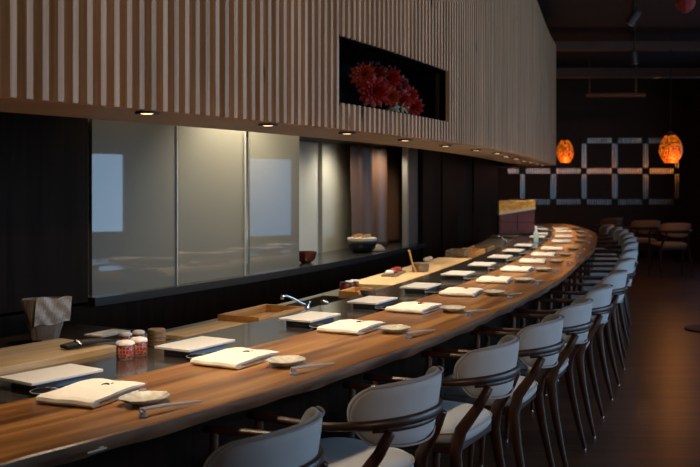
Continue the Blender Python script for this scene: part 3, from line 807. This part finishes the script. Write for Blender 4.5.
for k in range(4):
    fx = -.13 + k * .085
    MB().lathe([(.001, .0), (.03, .003), (.036, .014), (.028, .026), (.001, .03)], 14, c=(fx, .005 * (-1) ** k, .012), sy=.8, wob=lambda a, r_: 1 + .08 * math.sin(a * 3)).build('food_piece', 'salmon' if k % 2 else M['rice'] if k == 0 else 'salmon', tr, smooth=True)
q, th = wloc(420.5, 277.5, TB); s_p, o_p = project(OUT, q); print('pot', s_p, o_p); s_p = spx(OUT, .99, 420.5); lo_, th = loc_s(s_p, .99, TB)
pot = thing('wooden_tub', 'round bark brown wooden tub standing on the long cutting board', 'tub', lo_, th)
MB().lathe([(.052, 0), (.057, .002), (.060, .05), (.056, .052), (.050, .048), (.001, .046)], 28).build('tub_body', 'bark', pot, smooth=False)
MB().lathe([(.0605, .048), (.0625, .05), (.0625, .057), (.050, .060), (.001, .061)], 28).build('lid', 'bark', pot)['label'] = 'lighter wooden lid'
lo2, th = loc_s(s_p - .085, 1.0, TB)
tag(MB().tube([(0, 0, .004), (-.012, .02, .06), (-.028, .035, .14), (-.032, .04, .155)], [.007, .006, .007, .008], 10).build('pestle', 'honey_wood', loc=lo2, rz=th, smooth=True), 'pale wooden pestle leaning against the brown tub', 'pestle')
lo_, th = loc_s(sA_(409, 298, .73), .86, BZ - .004); lo_, th = loc_s(sA_(409, 298, BZ), .80, BZ - .004)
tag(MB().lathe([(.020, 0), (.034, .012), (.043, .038), (.041, .038), (.03, .014), (.001, .006)], 24).build('dark_bowl', 'bark', loc=lo_, smooth=True), 'small dark brown bowl on the stone strip right of the fourth white plate', 'bowl')
lo_, th = loc_s(spx(OUT, 1.16, 428), 1.16, TB)
tag(MB().tube([(-.1, 0, .017), (-.05, .004, .018), (0, 0, .017), (.05, -.003, .018), (.10, 0, .017)], [.014, .017, .016, .017, .013], 12).build('rolled_towel', 'beige', loc=lo_, rz=th, smooth=True), 'rolled beige towel behind the brown tub', 'towel')
open_box('wooden_box', 'long wooden box on the far cutting board', spx(OUT, 1.07, 458), 1.07, TB - .002, .28, .16, .045, mat='bark')
lo_, th = loc_s(sA_(462, 263, TB) + .1, 1.1, TB + .045)
open_box('wooden_box', 'long honey coloured box on the worktop near the maroon cabinet', sg0 + 2.85, 1.03, WTZ, .5, .2, .05)
open_box('wooden_box', 'pale low wooden box on the worktop left of the far tap', sg0 + 3.45, 1.03, WTZ, .45, .2, .04, mat='bark')
# paper bag with newspaper, loose paper
q = pt(47, 338, .69)
s_b, o_b = project(OUT, q); print('bag', s_b, o_b); lo_, th = loc_s(s_b, max(1.36, min(o_b, 1.5)), .69)
lo_ = Vector((lo_.x - .04, lo_.y, lo_.z)); bg = thing('paper_bag', 'crumpled grey paper bag with a folded newspaper standing behind the cutting board', 'bag', lo_, 0.35); bg.scale = (.86, .86, .95)
m = MB(); vs = []; fs = []; N = 26; rn = [(.0, .62), (.02, .68), (.06, .78), (.10, .9), (.14, 1.0), (.175, 1.08), (.18, 1.05), (.14, .95), (.06, .72), (.025, .6)]
for (z, k) in rn:
    for a in range(N):
        an = 2 * PI * a / N; w = 1 + .05 * math.sin(an * 4 + z * 40) + .03 * math.sin(an * 9 - z * 25)
        vs.append((.10 * k * w * abs(math.cos(an)) ** .6 * (1 if math.cos(an) > 0 else -1), .055 * k * w * abs(math.sin(an)) ** .6 * (1 if math.sin(an) > 0 else -1), z))
for i in range(len(rn) - 1):
    for a in range(N): fs.append((i * N + a, i * N + (a + 1) % N, (i + 1) * N + (a + 1) % N, (i + 1) * N + a))
fs.append(tuple(range(N))); fs.append(tuple((len(rn) - 1) * N + k for k in range(N)))
m.add(vs, fs).build('bag_body', 'bagpaper', bg)
m = MB(); vs = []; fs = []; nu, nv = 14, 12
for i in range(nu + 1):
    for j in range(nv + 1):
        u, v = i / nu, j / nv
        vs.append((-.055 + .165 * u + .01 * v, -.078 - .012 * math.sin(v * 3) + .004 * math.sin(u * 14 + v * 9), .065 + .125 * v + .018 * u * (1 - v) + .005 * math.sin(u * 9)))
for i in range(nu):
    for j in range(nv): a_ = i * (nv + 1) + j; fs.append((a_, a_ + nv + 1, a_ + nv + 2, a_ + 1))
o = m.add(vs, fs).build('newspaper', 'paper', bg); o.modifiers.new('s', 'SOLIDIFY').thickness = .004
lo_, th = loc_s(project(OUT, pt(92, 332.5, .69))[0], 1.40, .69)
tag(MB().box((0, 0, .004), (.18, .10, .008)).build('paper_sheets', 'paper', loc=lo_, rz=th, bevel=.001), 'small stack of pale paper sheets behind the cutting board', 'paper')

# maroon cabinet with marbled band, and bottle, at the far worktop
q = pt(517, 245, BZ); s_c, o_c = project(OUT, q); print('cab', s_c, o_c); 
s_c = spx(OUT, .90, 516.5); cl, th = loc_s(s_c, .90, .70); print('cabloc', cl)
cab = thing('display_cabinet', 'maroon panelled cabinet with an orange marbled top on the far worktop', 'cabinet', (cl.x, cl.y, .737 - .702 * .89), 0); cab.scale = (1.22, 1, .89)
MB().box((0, .06, .715), (.34, .17, .026)).build('plinth', 'black', cab)
MB().box((0, .06, .885), (.335, .17, .312)).build('body', 'maroon', cab, bevel=.003)
m = MB()
for i in range(2):
    for j in range(2): m.box((-.082 + .164 * i, -.030, .815 + .118 * j), (.152, .012, .108))
m.build('door_panels', 'maroon', cab, bevel=.004)
m = MB(); vs = [(-.17, -.04, 1.00), (.17, -.04, 1.075), (.17, -.04, 1.15), (-.17, -.04, 1.15), (-.17, .14, 1.00), (.17, .14, 1.075), (.17, .14, 1.15), (-.17, .14, 1.15)]
m.add(vs, [(0, 1, 2, 3), (7, 6, 5, 4), (0, 4, 5, 1), (1, 5, 6, 2), (2, 6, 7, 3), (3, 7, 4, 0)]).build('marbled_top', 'marble', cab)['label'] = 'orange marbled slanted top'
m = MB(); vs = [(-.172, -.042, .965), (.172, -.042, 1.04), (.172, -.042, 1.075), (-.172, -.042, 1.0), (-.172, .14, .965), (.172, .14, 1.04), (.172, .14, 1.075), (-.172, .14, 1.0)]
m.add(vs, [(0, 1, 2, 3), (7, 6, 5, 4), (0, 4, 5, 1), (1, 5, 6, 2), (2, 6, 7, 3), (3, 7, 4, 0)]).build('pale_band', 'beige', cab)
q = pt(536, 242, BZ)
bo = thing('bottle', 'pale blue glass bottle right of the maroon cabinet', 'bottle', (q.x, q.y, BZ - .004)); bo.scale = (.9, .9, .8)
MB().lathe([(.028, 0), (.030, .004), (.030, .11), (.022, .14), (.012, .155), (.012, .185), (.001, .185)], 20).build('bottle_body', P('blue_bottle', (.45, .6, .62), .2, coat=.4), bo, smooth=True)
MB().lathe([(.014, .183), (.014, .205), (.001, .205)], 14).build('cap', 'rice', bo)

# bowls on the rear ledge
def ledge_loc(px, off): 
    s_ = spx(WAL, off, px); p, t, n = at(WAL, s_, off); return Vector((p.x, p.y, WZ0)), math.atan2(t.y, t.x)
lo_, th = ledge_loc(306, .10)
tag(MB().lathe([(.035, 0), (.04, .004), (.07, .03), (.082, .085), (.078, .085), (.064, .034), (.001, .012)], 30).build('lacquer_bowl', P('dark_red_lacquer', (.10, .022, .012), .2, coat=.5), loc=lo_, smooth=True), 'dark red lacquer bowl on the ledge beside the glass panel', 'bowl')
lo_, th = ledge_loc(362, .12)
rp_ = thing('rice_pot', 'black clay rice pot with a pale wooden lid on the ledge before the curtain', 'pot', lo_, th)
MB().lathe([(.07, 0), (.08, .006), (.115, .04), (.13, .085), (.125, .10), (.001, .10)], 32).build('pot_body', 'black_gloss', rp_, smooth=True)
MB().lathe([(.118, .10), (.128, .105), (.128, .125), (.12, .13), (.001, .13)], 32).build('lid', 'beige', rp_)
m = MB(); m.box((0, -.04, .142), (.18, .022, .024)); m.box((0, .04, .142), (.18, .022, .024)); m.build('lid_handle', 'honey_wood', rp_)
MB().lathe([(.001, 0), (.009, .001), (.010, .006), (.001, .009)], 10, c=(.0, 0, 0)).build('emblem', 'rice', rp_, loc=(.03, -.118, .055))
lo_, th = ledge_loc(378, .06)
m = MB(); m.lathe([(.075, 0), (.085, .008), (.07, .025), (.045, .045), (.02, .055), (.001, .06)], 22, sx=1.35, sy=.7, wob=lambda a, r_: 1 + .15 * math.sin(a * 3 + 1) + .08 * math.sin(a * 7))
tag(m.build('cloth', P('taupe_cloth', (.26, .20, .15), .9, bump=.6, bscale=40), loc=lo_, rz=th, smooth=True), 'crumpled taupe cloth on the ledge right of the rice pot', 'cloth')

# ------------------------------------------------------------------ flowers in the niche
fc = (NS0 + NS1) / 2
fs0 = atpx(FAS, 392)
fs0 = spx(FAS, .19, 392); p, t, n = at(FAS, fs0, .19); th = math.atan2(t.y, t.x)
fa = thing('flower_arrangement', 'arrangement of red blooms in a small pale vase inside the canopy niche', 'flowers', (p.x, p.y, NZ0 + .0), th)
MB().lathe([(.025, 0), (.034, .004), (.040, .03), (.03, .05), (.026, .055), (.001, .05)], 20).build('vase', 'cream_wall', fa, smooth=True)
def bloom(c, r, mat, rows=5, npet=12):
    m = MB()
    for q in range(rows):
        k = q / max(1, rows - 1); L = r * (1 - .55 * k); el = .15 + 1.15 * k
        for i in range(npet):
            a = 2 * PI * (i + .5 * (q % 2)) / npet + random.uniform(-.08, .08); w = L * .32
            d = Vector((math.cos(a) * math.cos(el), math.sin(a) * math.cos(el), math.sin(el)))
            sd = Vector((-math.sin(a), math.cos(a), 0)); up_ = d.cross(sd) * -1
            pts = [Vector((0, 0, 0)), d * L * .55 + sd * w, d * L + up_ * -.1 * L, d * L * .55 - sd * w, d * L * .5 - up_ * .12 * L]
            m.add(pts, [(0, 1, 4), (1, 2, 4), (2, 3, 4), (3, 0, 4)])
    o = m.build('bloom', mat, fa, loc=c); o.rotation_euler = Vector((-.8 + random.uniform(-.3, .3), -.6 + random.uniform(-.3, .3), random.uniform(-.2, .35))).to_track_quat('Z', 'Y').to_euler(); return o
for c_, r_, mt in (((-.15, -.02, .085), .062, 'petal_red'), ((-.12, .01, .165), .060, 'petal_dark'), ((-.165, .02, .16), .05, 'petal_orange'), ((-.02, .0, .17), .055, 'petal_red'), ((.05, -.01, .15), .045, 'petal_dark'),
                   ((-.045, -.03, .075), .04, 'petal_orange'), ((.03, -.03, .07), .048, 'petal_red'), ((.10, -.02, .10), .045, 'petal_red'), ((.12, -.03, .05), .050, 'petal_red'), ((-.06, .03, .12), .05, 'petal_dark'),
                   ((.085, .02, .14), .03, 'petal_pink'), ((.15, .0, .075), .03, 'petal_pink'), ((.0, .0, .115), .05, 'petal_dark')):
    bloom((c_[0] * 1.9 - .02, c_[1], c_[2] * 1.0 + .022), r_ * 1.4, mt)
for c_ in ((-.06, -.04, .05), (.0, -.05, .045), (.05, -.05, .055)):
    m = MB()
    for i in range(5):
        a = i * 1.25; d = Vector((math.cos(a), -.4, math.sin(a))).normalized() * .04
        sd = d.cross(Vector((0, 1, 0))).normalized() * .010
        m.add([Vector(c_), Vector(c_) + d * .5 + sd, Vector(c_) + d, Vector(c_) + d * .5 - sd + Vector((0, .004, 0))], [(0, 1, 2, 3)])
    m.build('leaves', 'leaf', fa)
for pth in ([(0, 0, .04), (-.10, 0, .15), (-.135, -.01, .215), (-.125, -.01, .235)], [(0, 0, .05), (-.08, 0, .17), (-.10, 0, .235)], [(.02, -.02, .05), (.12, -.03, .09), (.19, -.03, .085), (.225, -.03, .10), (.235, -.03, .065), (.245, -.03, .11)]):
    MB().tube(pth, .0022, 6).build('twig', 'petal_pink', fa)

# ------------------------------------------------------------------ back of the room
# mirrored lattice: squares of strips with dark bosses at the crossings
lat = thing('mirror_lattice', 'grid of mirrored strips with dark square bosses on the back wall', 'wall lattice', (3.3, YB, 0))
D = YB - .03; kk = D / F
gx = [522.5, 553.3, 583.8, 614.8, 645.6, 676.5]; gy = [140.5, 171, 202]
def X(px): return (px - 350) * kk - 3.3
def Z(py): return CH + (HZ - py) * kk
def hstrip(x0, x1, y): MB().box(((X(x0) + X(x1)) / 2, -.02, Z(y)), (X(x1) - X(x0), .02, .098)).build('mirror_strip', 'lattice', lat, bevel=.002).rotation_euler = (0, 0, 0)
def vstrip(m, x, y0, y1): MB().box((X(x), -.022, (Z(y0) + Z(y1)) / 2), (.095, .02, Z(y0) - Z(y1))).build('mirror_strip', 'lattice', lat, bevel=.002)
for i in range(len(gx)):
    for j, y in enumerate(gy):
        if i < len(gx) - 1 and (j > 0 or i >= 2): hstrip(gx[i] + 3.2, gx[i + 1] - 3.2, y)
hstrip(508, 519, gy[1]); hstrip(508, 519, gy[2])
m = MB()
for i, x in enumerate(gx):
    if i >= 2: vstrip(m, x, gy[0] + 3.2, gy[1] - 3.2)
    vstrip(m, x, gy[1] + 3.2, gy[2] - 3.2)
for i, x in enumerate(gx):
    for j, y in enumerate(gy):
        if j > 0 or i >= 2: MB().box((X(x), -.018, Z(y)), (.10, .024, .10)).build('boss', 'black', lat)

def lantern(loc, r, h, label):
    t_ = thing('pendant_lantern', label, 'lantern', loc, 0, 'amber pendant lanterns')
    pr = []
    for k in range(15):
        v = k / 14; rr = r * (math.sin(PI * (.16 + .74 * v)) ** .7) * (1.0 - .12 * (v < .3) * (1 - v / .3)); pr.append((rr * (0.98), -h / 2 + h * v))
    MB().lathe(pr, 20).build('glass_shade', 'lantern', t_, smooth=False)
    MB().lathe([(r * .35, h / 2), (r * .30, h / 2 + .03), (.01, h / 2 + .05)], 14).build('cap', 'black', t_)
    MB().tube([(0, 0, h / 2 + .03), (0, 0, ZC - loc[2])], .006, 6).build('cord', 'black', t_)
    l = bpy.data.lights.new('lantern_glow', 'POINT'); l.energy = 8; l.color = (1, .35, .08); l.shadow_soft_size = r
    lo = bpy.data.objects.new('lantern_glow', l); C.objects.link(lo); lo.location = (loc[0], loc[1] - r * 1.2, loc[2] - h * .62)
kk2 = 15.5 / F; lantern(((565 - 350) * kk2, 15.5, CH + 30.5 * kk2), .140, .36, 'amber mosaic glass pendant lantern beside the canopy end, farther one')
kk2 = 12.5 / F; lantern(((670.7 - 350) * kk2, 12.5, CH + 33 * kk2), .150, .36, 'amber mosaic glass pendant lantern at the right, nearer one')
kk2 = 7.5 / F
rl = thing('red_lantern', 'red paper lantern hanging at the top right corner', 'lantern', ((685.5 - 350) * kk2, 7.5, CH + 179 * kk2))
MB().lathe([(.02, -.075), (.055, -.05), (.078, -.01), (.078, .05), (.05, .09), (.02, .1)], 10).build('paper_shade', P('red_paper', (.2, .008, .006), .7), rl)
MB().tube([(0, 0, .1), (0, 0, ZC - (CH + 179 * kk2))], .004, 6).build('cord', 'black', rl)

# ceiling beams, track with spots, tube lamp
for yy, z, h, x0, w, lab in ((12.6, 3.13, .10, 1.9, .22, 'dull brown ceiling beam, nearer and higher one'), (14.2, 2.96, .13, 1.5, .25, 'dull brown ceiling beam, farther and lower one')):
    tag(MB().box(((x0 + XR) / 2, yy, z), (XR - x0, w, h)).build('ceiling_beam', 'beam'), lab, 'beam')
tr_ = thing('lighting_track', 'black ceiling lighting track carrying two spotlights', 'lighting track', (.296 * 10, 10, ZC))
MB().tube([(-.296 * 2.6, -2.6, -.03), (.296 * 3.8, 3.8, -.03)], .018, 4).build('rail', 'black', tr_)
def spot_head(px, py, D, tilt, label, g='black track spotlights'):
    k_ = D / F; x, z = (px - 350) * k_, CH + (HZ - py) * k_
    t_ = thing('track_spotlight', label, 'spotlight', (x, D, z), 0, g)
    o = MB().lathe([(.030, -.09), (.046, -.085), (.046, .06), (.03, .085), (.001, .09)], 18).build('lamp_head', P('spot_body', (.07, .05, .045), .4), t_, smooth=False); o.rotation_euler = tilt
    MB().tube([(0, 0, .03), (0, 0, ZC - .04 - z)], .009, 6).build('stem', 'black', t_)
    o = MB().lathe([(.001, -.088), (.038, -.088), (.038, -.092), (.001, -.092)], 14).build('lens', 'cream_wall', t_); o.rotation_euler = tilt
spot_head(634, 17, 10.0, (.3, .55, 0), 'black tilted track spotlight, upper one of two')
spot_head(634, 57, 12.2, (.1, -.12, 0), 'black upright track spotlight just below the higher beam')
kt = 15.4 / F
tl = thing('tube_lamp', 'unlit horizontal tube lamp hanging under the lower beam', 'lamp', ((614 - 350) * kt, 15.4, CH + (HZ - 95) * kt))
MB().tube([(-.45, 0, 0), (.5, 0, 0)], .035, 12).build('tube', 'beam', tl, smooth=True)
for x_ in (-.4, .35): MB().tube([(x_, 0, .02), (x_, 0, ZC - (CH + (HZ - 95) * kt))], .02, 8).build('stem', 'beam', tl)
q = pt(712, 330, 0)
tag(MB().lathe([(.24, 0), (.24, .012), (.22, .018), (.001, .018)], 30).build('floor_plate', 'black', loc=q), 'round dark metal plate on the floor at the right edge', 'floor plate')

# ------------------------------------------------------------------ unseen spots over the kitchen lane and aisle, added fills
def spot(loc, tgt, e, col, size=80, blend=.6, soft=.05):
    l = bpy.data.lights.new('unseen_spot', 'SPOT'); l.energy = e; l.color = col; l.spot_size = math.radians(size); l.spot_blend = blend; l.shadow_soft_size = soft
    o = bpy.data.objects.new('unseen_spot', l); C.objects.link(o); o.location = loc
    d = Vector(tgt) - Vector(loc); o.rotation_euler = d.to_track_quat('-Z', 'Y').to_euler(); return o
for px, e in ((128, 8), (232, 160), (292, 34), (310, 12), (350, 24), (380, 20), (414, 5)):
    s_ = atpx(WAL, px) if px < 300 else spx(WAL, .2, px)
    if px in (310, 350, 380): a_, _, _ = at(WAL, s_, .14 if px != 380 else .02); z_ = WZ1 - .03; b_, _, _ = at(WAL, s_, .42 if px != 380 else .26); e *= .9; sz = 150  # added under the opening's head to brighten the rear panels and curtain
    else: a_, _, _ = at(WAL, s_, -.32); z_ = 2.15; b_, _, _ = at(WAL, s_, -.02); sz = 115
    spot((a_.x, a_.y, z_), (b_.x, b_.y, .9), e, (1, .90, .68), sz, .8, .12 if px in (310, 350) else .04)
WARM = (1, .62, .34)
for (x, y, e) in ((3.9, 6.0, 28), (4.3, 10.2, 26), (4.4, 13.3, 16)):  # spots without fixtures, added to warm the aisle floor and back seats
    spot((x, y, 3.1), (x, y, 0), e, WARM, 105, .9, .1)
spot((2.2, -1.6, 2.7), (.2, 4.6, 2.75), 210, (1, .70, .48), 62, .6, .12)  # warm fill added behind the camera to light the slats
spot((wp(58, -.5).x, wp(58, -.5).y, 2.2), (-1.2, 3.75, .75), 34, (1, .8, .6), 40, .7, .05)  # extra spot added to brighten the paper bag and newspaper
spot((1.55, 8.6, 1.53), (1.75, 10.2, 1.0), 30, (1, .75, .5), 34, .5, .02)  # added without a fixture to brighten the cabinet's front and marbled top
spot((4.6, 14.2, 2.9), (3.8, YB, 1.5), 18, WARM, 90, .8, .05)  # unseen light added so the mirror strips catch some brightness

w = bpy.data.worlds.new('w'); bpy.context.scene.world = w; w.use_nodes = True
w.node_tree.nodes['Background'].inputs[0].default_value = (.07, .055, .045, 1); w.node_tree.nodes['Background'].inputs[1].default_value = .1

# ------------------------------------------------------------------ camera
cd = bpy.data.cameras.new('camera'); cam = bpy.data.objects.new('camera', cd); C.objects.link(cam)
cam.location = (0, 0, CH); cam.rotation_euler = (PI / 2, 0, 0)
cd.sensor_width = 36; cd.lens = F / 700 * 36; cd.shift_y = -(233.5 - HZ) / 700; cd.clip_start = .05; cd.clip_end = 60
cd.dof.use_dof = True; cd.dof.focus_distance = 3.6; cd.dof.aperture_fstop = 5.6
sc = bpy.context.scene; sc.camera = cam
sc.view_settings.view_transform = 'Standard'; sc.view_settings.look = 'None'; sc.view_settings.gamma = 1; sc.view_settings.exposure = 0
